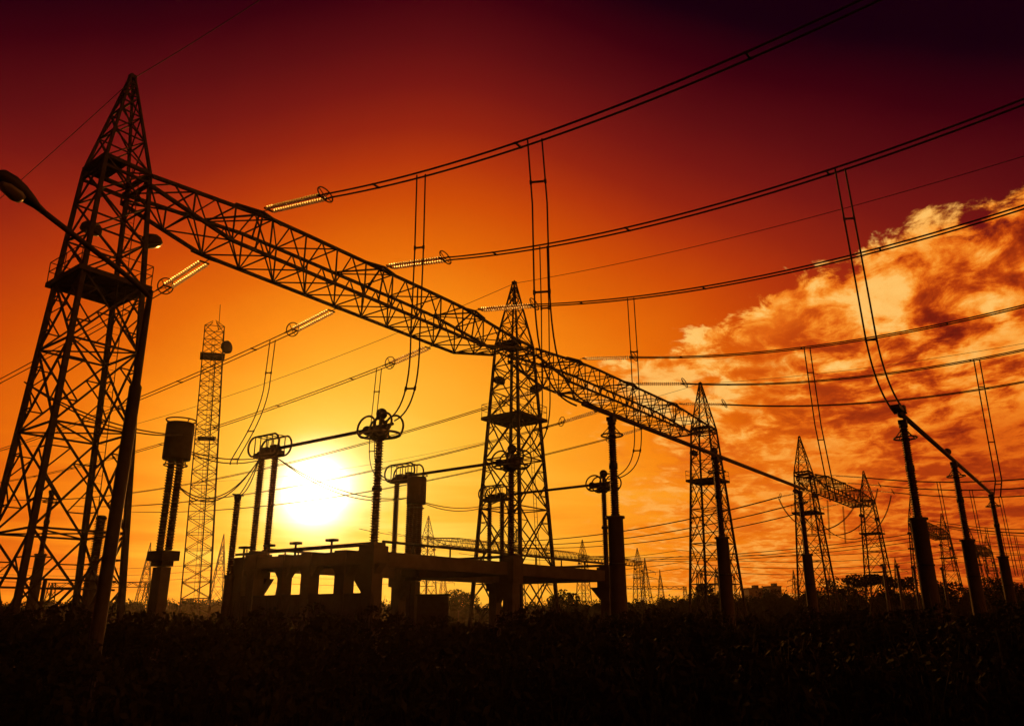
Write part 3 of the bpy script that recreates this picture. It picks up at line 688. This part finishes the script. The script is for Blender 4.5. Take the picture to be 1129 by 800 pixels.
# sagging jumpers between apparatus
def jumper(label, a, b_, sag, gap=.3, r=.026):
    A, B = Vector(Wp(*a)), Vector(Wp(*b_)); t = thing('jumper_cable', label, 'power cable', A, 0, 'sagging jumper cables between apparatus')
    side = (B - A).cross(Vector((0, 0, 1))).normalized() * gap * .3 + Vector((0, 0, gap * .6))
    for k in (-.5, .5):
        pts = []
        for i in range(17):
            u = i / 16; p = (B - A) * u + side * k * math.sin(math.pi * min(1, u * 1.0)) ; p.z -= 4 * sag * u * (1 - u); pts.append(p)
        m = MB(); m.tube(pts, r, 6); m.build('wire', 'wire', t, True)
    return t
jumper('sagging jumper from the left drum to the rack left of the sun', (1.45, 6.7, 8.6), (7.6, 5.6, 9.4), .55)
jumper('sagging jumper from the left drum to the left tower side', (1.0, 8.0, 8.8), (-5.5, 8.8, 9.4), .5)
jumper('sagging jumper from the right drum to the rack before the middle tower', (17.3, 5.4, 8.3), (27, 4.6, 9.4), .7)
jumper('sagging jumper low beside the mast', (1.4, 7.3, 6.9), (7.4, 4.3, 9.3), 1.3)
jumper('sagging jumper low right of the sun', (7.8, 5.2, 9.2), (17.1, 5.4, 8.3), .8)
jumper('jumper curling from the rack to the small post left of the sun', (7.4, 4.2, 9.2), (6.0, 4.84, 7.15), .35)

# control kiosk
t = thing('control_kiosk', 'plain dark control kiosk standing right of the portal frame', 'kiosk', Wp(16.84, 7.72), R(4))
m = MB(); m.box((0, 0, 1.42), (1.7, 1.1, 2.55)); m.build('cabinet', 'dark', t)
m = MB(); m.box((0, 0, 2.76), (1.9, 1.3, .12)); m.build('roof', 'dark', t)
m = MB(); m.box((0, 0, .07), (1.8, 1.2, .14)); m.build('plinth', 'conc', t)
for x in (-.42, .42):
    m = MB(); m.box((x, -.562, 1.42), (.8, .02, 2.3)); d = m.build('door', 'dark', t); m = MB(); m.bar((x * .2, -.60, 1.2), (x * .2, -.60, 1.5), .02, n=6); m.build('handle', 'alum', d)

# ------------------------------------------------------------------ street lamp (near, left)
def street_lamp():
    t = thing('street_lamp', 'tall tapered street lamp near the viewer, its arm reaching out of the left edge', 'street lamp', (-7.26, 14.4, 0), 0)
    m = MB(); m.lathe([(.125, -.1), (.12, .05), (.112, 5.9), (.08, 5.95), (.065, 7.0), (.055, 7.9)], (0, 0, 0), (0, 0, 1), 16); m.build('pole', 'dark', t, True)
    m = MB(); P0 = Vector((0, 0, 7.75)); P3 = Vector((-.86, -2.45, 8.35))
    m.tube([P0 + Vector((0, 0, -.3))] + bez(P0, P0 + Vector((-.02, -.3, .15)), P3 + Vector((.2, .9, -.12)), P3, 10), .052, 8); m.build('arm', 'dark', t, True)
    d = (Vector((-.62, -2.45, .55))).normalized()
    m = MB(); n = 14; prof = [(.06, -.05), (.075, .12), (.12, .28), (.165, .5), (.175, .72), (.13, .9), (.03, .97)]
    m.lathe(prof, (0, 0, 0), d, 16)
    m.v = [tuple(Vector(p)) for p in m.v]
    vs = []
    for p in m.v:
        p = Vector(p); vs.append((p.x * 1.05, p.y, (p - d * p.dot(d)).z * -.25 + p.z)); 
    m.v = vs; h = m.build('lamp_housing', 'dark', t, True); h.location = P3
    m = MB(); m.lathe([(.02, 0), (.10, .02), (.135, .12), (.12, .34), (.04, .44)], (0, 0, 0), d, 14); g = m.build('lamp_bowl', 'lens', h, True); g.location = d * .42 + Vector((0, 0, -.10))
street_lamp()

# ------------------------------------------------------------------ communication mast
def mast():
    t = thing('communication_mast', 'slender straight lattice mast with a dish near its top, left of the sun', 'mast', (-34.9, 90, 0), R(22)); t.rotation_euler = (0, R(-2.8), R(22))
    H = 35.2
    def c(i, z): h = 1.55 - .45 * z / H; sx, sy = ((-1, -1), (1, -1), (1, 1), (-1, 1))[i]; return Vector((sx * h, sy * h, z))
    for i in range(4):
        m = MB(); m.bar(c(i, -.1), c(i, H), .10, .08); m.build('leg', 'steel', t)
    m = MB(); n = 20
    for k in range(n):
        z0, z1 = H * k / n, H * (k + 1) / n
        for i in range(4):
            j = (i + 1) % 4; m.bar(c(i, z0), c(j, z1), .045); m.bar(c(j, z0), c(i, z1), .045); m.bar(c(i, z1), c(j, z1), .045)
    m.build('bracing', 'steel', t)
    m = MB()
    for x in (-.18, .18): m.bar((x, 0, .2), (x, 0, H - 1), .03)
    for k in range(70): m.bar((-.18, 0, .5 + k * .48), (.18, 0, .5 + k * .48), .018)
    m.bar((.35, .1, 0), (.35, .1, H - 3), .07, n=6); m.build('ladder', 'steel', t)
    for z in (21.5, 31.6):
        m = MB(); m.box((0, 0, z), (2.0 + (z > 31) * .8, 2.0 + (z > 31) * .8, .12)); m.build('platform', 'steel', t)
    m = MB(); m.bar((.5, .5, H), (.5, .5, H + 3.4), .05); m.bar((.5, .5, H), (.1, .1, H + 1.2), .04)
    for i in range(4): m.bar(c(i, H), (c(i, H).x * .2, c(i, H).y * .2, H + .9), .045)
    m.build('antenna', 'steel', t)
    m = MB(); m.lathe([(.78, 0), (.8, .35), (.62, .5), (.3, .65), (.1, .7)], (1.4, -.9, 32.6), (.75, -.75, .0), 20)
    m.bar((1.4, -.9, 32.6), (.9, -.5, 32.6), .08); m.build('dish', 'dark', t, True)
mast()

# ------------------------------------------------------------------ far equipment and pylons
def far_post(label, loc, h):
    t = thing('insulator_post', label, 'insulator post', loc, ROT, 'far apparatus posts')
    m = MB(); m.bar((0, 0, -.1), (0, 0, h * .45), .28, .24, 8); m.build('column', 'conc', t)
    m = MB(); m.sheds((0, 0, h * .45), (0, 0, h), .17, .26, .25, 8); m.build('insulator', 'porc', t)
    m = MB(); m.box((0, 0, h + .12), (1.9, .4, .25)); m.bar((-.9, 0, h + .2), (.9, 0, h + .5), .08); m.build('head', 'dark', t)
    return t
fp = far_post('far apparatus post below the small beam, nearest its left tower', (54.6, 118, 0), 8.6)
for x, y, lb in ((57.6, 120, 'far apparatus post below the small beam, middle'), (61.3, 122.5, 'far apparatus post below the small beam, nearest its right tower'),
                 (67.5, 126, 'far apparatus post just right of the small beam tower'), (84, 138, 'far apparatus post between the first two right busbar posts'), (96.5, 150, 'far apparatus post behind the middle right busbar post'), (38.5, 150, 'far apparatus post left of the tower carrying the small beam')):
    dup(fp, (x, y, 0), ROT, lb)
def pylon():
    t = thing('pylon', 'faint far pylon right of the thick busbar post, taller one', 'pylon', (78, 470, 0), R(10), 'far transmission pylons on the skyline')
    H = 34.0
    def c(i, z): h = 3.6 * (1 - z / 26.0) + .9 * (z / 26.0) if z < 26 else .9 * (1 - (z - 26) / 8.3); sx, sy = ((-1, -1), (1, -1), (1, 1), (-1, 1))[i]; return Vector((sx * h, sy * h, z))
    m = MB(); zs = [0, 7, 13, 18, 22, 26, 30, 34]
    for i in range(4):
        for a, b_ in zip(zs, zs[1:]): m.bar(c(i, a), c(i, b_), .2)
    m.build('legs_frame', 'steel', t)
    m = MB()
    for a, b_ in zip(zs, zs[1:]):
        for i in range(4):
            j = (i + 1) % 4; m.bar(c(i, a), c(j, b_), .11); m.bar(c(j, a), c(i, b_), .11); m.bar(c(i, b_), c(j, b_), .1)
    m.build('bracing', 'steel', t)
    for z, w in ((22, 7.5), (26, 6.0)):
        m = MB()
        for sg in (-1, 1):
            for y in (-.8, .8): m.bar((sg * .8, y, z), (sg * w, 0, z + .2), .12); m.bar((sg * .8, y, z + 1.6), (sg * w, 0, z + .2), .12)
            m.bar((sg * w * .5, 0, z), (sg * w * .5, 0, z + 1), .1)
            m.bar((sg * w, 0, z + .2), (sg * w, 0, z - 1.6), .12)
        m.build('cross_arm', 'steel', t)
    return t
py0 = pylon()
for x, y, k, lb in ((103, 560, .95, 'faint far pylon right of the thick busbar post, smaller one'), (-120, 330, 1.0, 'faint far pylon on the skyline inside the left tower, leftmost'), (-133, 400, 1.0, 'faint far pylon on the skyline behind the lamp pole'),
                    (-150, 330, .9, 'faint far pylon on the skyline at the far left edge'), (-108, 380, .92, 'faint far pylon between the left tower and the drum transformer'), (-62, 500, 1.0, 'faint far pylon under the portal of the sun'),
                    (-40, 470, .9, 'faint far pylon right of the control kiosk'), (142, 560, 1.0, 'faint far pylon left of the tower by the clouds'), (196, 560, .95, 'faint far pylon right of the tower by the clouds'),
                    (225, 470, 1.0, 'faint far pylon behind the right busbar posts')):
    dup(py0, (x, y, 0), R(10) + x * .01, lb, k)
# small portal gantry on the skyline
def small_gantry(label, x, y, w, h, rot):
    t = thing('portal_gantry', label, 'gantry', (x, y, 0), rot, 'small portal gantries on the skyline')
    for sx in (-1, 1):
        m = MB()
        for a in (-1, 1):
            for b_ in (-1, 1): m.bar((sx * w / 2 + a * 1.1, b_ * 1.1, -.1), (sx * w / 2 + a * .5, b_ * .5, h), .13)
        for z0 in range(5):
            z, z1 = h * z0 / 5, h * (z0 + 1) / 5; q = 1.1 - .6 * z / h; q1 = 1.1 - .6 * z1 / h
            for b_ in (-1, 1):
                m.bar((sx * w / 2 - q, b_ * q, z), (sx * w / 2 + q1, b_ * q1, z1), .08); m.bar((sx * w / 2 + q, b_ * q, z), (sx * w / 2 - q1, b_ * q1, z1), .08)
        m.build('lattice_column', 'steel', t)
    m = MB(); n = 12
    for a in (-.5, .5):
        for z in (h - 1.1, h): m.bar((-w / 2, a, z), (w / 2, a, z), .11)
        for i in range(n):
            x0, x1 = -w / 2 + w * i / n, -w / 2 + w * (i + 1) / n; m.bar((x0, a, h - 1.1 if i % 2 else h), (x1, a, h if i % 2 else h - 1.1), .08)
    m.build('beam', 'steel', t)
small_gantry('small portal gantry on the skyline behind the tower by the clouds', 66, 260, 24, 15.0, R(50))
small_gantry('small portal gantry on the skyline between the thick busbar post and far pylons', 60, 340, 26, 13.5, R(6))
small_gantry('small portal gantry on the skyline behind the left tower legs', -102, 200, 26, 9.5, R(-8))
# far power lines crossing the sky low down
def line_set(label, pts, n, dz, r, dx=0.0):
    t = thing('power_line', label, 'power line', pts[0], 0, 'far power lines low over the skyline')
    A = Vector(pts[0])
    for k in range(n):
        m = MB(); path = []
        for a, b_ in zip(pts, pts[1:]):
            a, b_ = Vector(a), Vector(b_)
            for i in range(12): u = i / 12; p = a.lerp(b_, u); p.z -= 4 * 3.0 * u * (1 - u); path.append(p - A + Vector((dx * k, 0, -dz * k)))
        path.append(Vector(pts[-1]) - A + Vector((dx * k, 0, -dz * k))); m.tube(path, r, 5); m.build('wire', 'wire', t)
    return t
line_set('four faint parallel lines crossing low behind the right half', [(-20, 300, 24), (60, 285, 24), (150, 268, 25), (240, 250, 26)], 4, 2.1, .09)
line_set('three faint parallel lines low behind the left half', [(-230, 300, 22), (-120, 325, 22), (-30, 350, 22)], 3, 2.6, .08)
line_set('three faint lines fanning across the far right', [(110, 215, 26), (190, 230, 27), (260, 240, 31)], 3, 3.0, .08)

# ------------------------------------------------------------------ vegetation
def leaves(m, c, rad, n, size, rnd, flat=1.0):
    for _ in range(n):
        while True:
            d = Vector((rnd.uniform(-1, 1), rnd.uniform(-1, 1), rnd.uniform(-1, 1)))
            if .05 < d.length <= 1: break
        d = d.normalized() * (d.length ** .5)
        p = Vector(c) + Vector((d.x * rad, d.y * rad, d.z * rad * flat)); a = Vector((rnd.gauss(0, 1), rnd.gauss(0, 1), rnd.gauss(0, 1))).normalized(); b_ = a.orthogonal().normalized()
        s = size * rnd.uniform(.6, 1.4); m.add([p - a * s, p + b_ * s * .5, p + a * s, p - b_ * s * .5], [(0, 1, 2, 3)])
def tree(label, x, y, h, w, kind, seed, group='trees on the skyline'):
    rnd = random.Random(seed); t = thing(kind, label, 'tree', (x, y, 0), rnd.random() * 6, group)
    m = MB(); top = Vector((rnd.uniform(-.3, .3), rnd.uniform(-.3, .3), h * .55)); m.bar((0, 0, -.2), top, .05 * h * .6, .03 * h * .6, 8); cs = []
    nl = 9 if kind != 'umbrella_tree' else 8
    for i in range(nl):
        a = 6.28 * i / nl + rnd.uniform(-.3, .3); rr = w * .5 * rnd.uniform(.35, .85)
        zz = h * (rnd.uniform(.5, .92) if kind != 'umbrella_tree' else rnd.uniform(.82, .95)); e = Vector((math.cos(a) * rr, math.sin(a) * rr, zz)); m.bar(top * rnd.uniform(.6, 1), e, .02 * h * .5, .008 * h, 5); cs.append(e)
    cs.append(Vector((0, 0, h * .88))); m.build('trunk', 'bark', t, True)
    m = MB()
    for c in cs: leaves(m, c, w * rnd.uniform(.17, .27), 190, .02 * h + .10, rnd, .75 if kind != 'umbrella_tree' else .35)
    m.build('crown', 'leaf', t)
    return t
tree('dark rounded tree on the skyline left of the small beam towers', 60.5, 150, 8.0, 8.5, 'broadleaf_tree', 1)
tree('flat topped dark tree on the skyline under the small beam', 66, 150, 8.9, 8, 'umbrella_tree', 2)
tree('dark tree with raised crown under the right tower of the small beam', 72.5, 152, 8.6, 6, 'broadleaf_tree', 3)
tree('dark bushy tree on the skyline just right of the small beam', 80, 152, 7.8, 7, 'broadleaf_tree', 4)
tree('dark bushy tree on the skyline beside the lattice tower by the clouds', 36.5, 150, 7.2, 5.5, 'broadleaf_tree', 5)
tree('dark tree at the right edge, highest of the skyline crowns', 102, 150, 10.4, 8, 'broadleaf_tree', 6)
tree('dark round tree between the pedestal and the control kiosk', -10, 150, 6.2, 6, 'broadleaf_tree', 8)
tree('dark low tree behind the beam end right of the pedestal', 9.5, 150, 5.8, 6.5, 'broadleaf_tree', 9)
tree('dark tree on the skyline behind the second right busbar post', 90.5, 150, 8.4, 7, 'broadleaf_tree', 10)
# wood along the skyline: one continuous mass of crowns
def wood():
    m = MB(); rnd = random.Random(5)
    prof = [(-330, 7), (-150, 5.6), (-120, 5.0), (-60, 5.3), (-30, 5.0), (0, 4.4), (20, 4.8), (36, 5.6), (50, 7.0), (70, 7.6), (90, 7.4), (120, 8.4), (150, 8.8), (330, 9)]
    def top(x):
        for (a, h0), (b_, h1) in zip(prof, prof[1:]):
            if a <= x <= b_: return h0 + (h1 - h0) * (x - a) / (b_ - a)
        return 6
    x = -320.0
    while x < 330:
        for y0 in (205, 222):
            h = top(x) * rnd.uniform(.78, 1.10) * (1 if y0 == 205 else 1.03); r = rnd.uniform(2.2, 4.0); y = y0 + rnd.uniform(-5, 5)
            vs = []; k = 9
            for j in range(6):
                ph = j / 5; rr = r * (1 if ph < .4 else math.cos((ph - .4) / .6 * 1.45)) * .9; zz = h * (.0 + ph) * .93
                vs += [(x + rr * math.cos(6.283 * i / k) * rnd.uniform(.85, 1.15), y + rr * math.sin(6.283 * i / k) * rnd.uniform(.85, 1.15), zz) for i in range(k)]
            m.add(vs, [(j * k + i, j * k + (i + 1) % k, (j + 1) * k + (i + 1) % k, (j + 1) * k + i) for j in range(5) for i in range(k)])
            for _ in range(3): leaves(m, (x + rnd.uniform(-r, r) * .6, y, h - r * .5 * rnd.uniform(.3, 1)), r * .62, 55, .30, rnd, .7)
        x += rnd.uniform(1.8, 3.2)
    tag(m.build('far_wood', 'leaf'), 'dark continuous line of far trees along the whole skyline', 'wood', kind='stuff')
wood()
def shrubs():
    rnd = random.Random(11)
    t0 = None
    spots = [(-44, 62), (-39, 64.5), (-31, 60), (-22, 66), (-14, 70), (5, 68), (12, 66.5), (19, 72), (27, 68), (34, 70), (41, 66), (48, 69), (57, 67)]
    lbs = ['low dark shrub at the left edge of the yard', 'low dark shrub behind the left tower legs', 'low dark shrub behind the lamp pole', 'low dark shrub below the mast', 'low dark shrub below the left drum', 'low dark shrub behind the middle tower base',
           'low dark shrub right of the middle tower base', 'low dark shrub behind the thick busbar post', 'low dark shrub left of the tower by the clouds', 'low dark shrub below the tower by the clouds', 'low dark shrub right of the tower by the clouds', 'low dark shrub under the small beam', 'low dark shrub behind the right busbar']
    for (x, y), lb in zip(spots, lbs):
        if t0 is None:
            t0 = thing('shrub', lb, 'shrub', (x, y, 0), 0, 'low shrubs across the yard'); m = MB()
            for i in range(7): a = i * .9; m.bar((0, 0, -.1), (math.cos(a) * .9, math.sin(a) * .9, 1.1), .05, .015, 5)
            m.build('stem', 'bark', t0); m = MB()
            for i in range(8): leaves(m, (rnd.uniform(-1.2, 1.2), rnd.uniform(-1.2, 1.2), rnd.uniform(.6, 1.5)), .8, 130, .13, rnd, .8)
            m.build('foliage', 'leaf', t0)
        else: dup(t0, (x, y, 0), rnd.random() * 6, lb, rnd.uniform(.8, 1.3))
shrubs()
def grass():
    m = MB(); rnd = random.Random(21)
    for _ in range(9000):
        y = 4 + 30 * rnd.random() ** 1.3; x = rnd.uniform(-1, 1) * (y * .75 + 3)
        if 26.5 < y < 34.5: continue
        for _ in range(3):
            a = rnd.random() * 6.28; h = rnd.uniform(.08, .34); w = .012; dx, dy = math.cos(a), math.sin(a); bx, by = x + rnd.uniform(-.1, .1), y + rnd.uniform(-.1, .1); l = rnd.uniform(.0, .14)
            m.add([(bx - dy * w, by + dx * w, -.06), (bx + dy * w, by - dx * w, -.06), (bx + dx * l, by + dy * l, h)], [(0, 1, 2)])
    tag(m.build('grass', 'grass'), 'dark rough grass covering the foreground', 'grass', kind='stuff')
grass()
def scrub():  # scrub added to cover post bases and near ground that merely lie dark
    m = MB(); rnd = random.Random(77)
    x = -30.0
    while x < 34:
        for y0 in (12.9, 17.5, 19.5, 21.6):
            y = y0 + rnd.uniform(-.8, .8); base = 1.80 + (.22 if y0 > 15 else .14) * math.sin(x * .33 + y0) * math.sin(x * .11 + 2) + (.28 if x > 4 else 0) * min(1, max(0, (x - 4) / 8)) + (y0 - 19.5) * .04
            h = base * rnd.uniform(.8, 1.12); w = rnd.uniform(.45, .8)
            # woody shoots
            for _ in range(5):
                a = rnd.random() * 6.28; m.bar((x, y, -.1), (x + math.cos(a) * w * .7, y + math.sin(a) * w * .7, h * rnd.uniform(.7, 1.05)), .016, .005, 4)
            leaves(m, (x, y, h * .45), w, 130, .085, rnd, h * .42 / w)
            leaves(m, (x + rnd.uniform(-.3, .3), y, h * .8), w * .6, 80, .07, rnd, .7)
            if rnd.random() < .35:
                for _ in range(9):
                    a = rnd.random() * 6.28; l = rnd.uniform(.1, .4); hh = h + rnd.uniform(.02, .35)
                    m.add([(x - .012, y, h * .4), (x + .012, y, h * .4), (x + math.cos(a) * l, y + math.sin(a) * l, hh)], [(0, 1, 2)])
        x += rnd.uniform(.5, .8)
    tag(m.build('added_scrub_belt', 'leaf'), 'tangled scrub added on the near side to bury the post feet in darkness', 'scrub', kind='stuff')
scrub()
def field():  # tall weeds added so their self-shadowing blackens the open ground
    m = MB(); rnd = random.Random(33)
    for _ in range(26000):
        y = 36 + 120 * rnd.random() ** 1.2; x = rnd.uniform(-1, 1) * (y * .8 + 8)
        h = rnd.uniform(.35, 1.0); w = .05 + y * .0012; a = rnd.random() * 6.28; dx, dy = math.cos(a), math.sin(a); l = rnd.uniform(-.2, .2)
        m.add([(x - dx * w, y - dy * w, -.08), (x + dx * w, y + dy * w, -.08), (x + dx * l, y + dy * l, h)], [(0, 1, 2)])
        m.add([(x + dy * w, y - dx * w, -.08), (x - dy * w, y + dx * w, -.08), (x - dy * l, y + dx * l, h * .8)], [(0, 1, 2)])
    tag(m.build('ground_darkening_grass', 'grass'), 'tall weeds added to darken the open ground out to the skyline', 'grass', kind='stuff')
field()
# two far buildings on the ridge
def building(label, x, y, w, d, h):
    t = thing('distant_building', label, 'building', (x, y, 0), R(8), 'small far buildings on the skyline')
    m = MB(); m.box((0, 0, h / 2), (w, d, h)); m.build('wall', 'plaster', t)
    m = MB(); m.box((0, 0, h + .15), (w + .6, d + .6, .3)); m.box((w * .2, 0, h + .9), (w * .3, d * .4, 1.2)); m.build('roof', 'conc', t)
    for k in range(3):
        for z in (h - 2.2, h - 5.4, h - 8.6):
            m = MB(); m.box((-w / 3 + k * w / 3, -d / 2 - .03, z), (1.2, .08, 1.4)); m.build('window', 'pane', t)
# thin evening haze
HAZE = 0.0001
if HAZE:
    m = MB(); m.box((0, 420, 22), (1500, 1060, 46.0)); hz = m.build('haze', 'wire'); tag(hz, 'thin warm evening haze over the whole yard', 'haze', kind='stuff')
    hm = bpy.data.materials.new('haze'); hm.use_nodes = True; T = NT(hm.node_tree)
    v = T.n('ShaderNodeVolumePrincipled'); v.inputs['Color'].default_value = (1, .93, .85, 1); v.inputs['Density'].default_value = HAZE; v.inputs['Anisotropy'].default_value = .85
    o = T.n('ShaderNodeOutputMaterial'); T.nt.links.new(v.outputs[0], o.inputs['Volume']); hz.data.materials.clear(); hz.data.materials.append(hm)
building('small far block on the skyline right of the tower by the clouds, left one', 104.0, 350, 6.5, 7, 12.8)
building('small far block on the skyline right of the tower by the clouds, right one', 112.5, 350, 5.2, 7, 13.6)
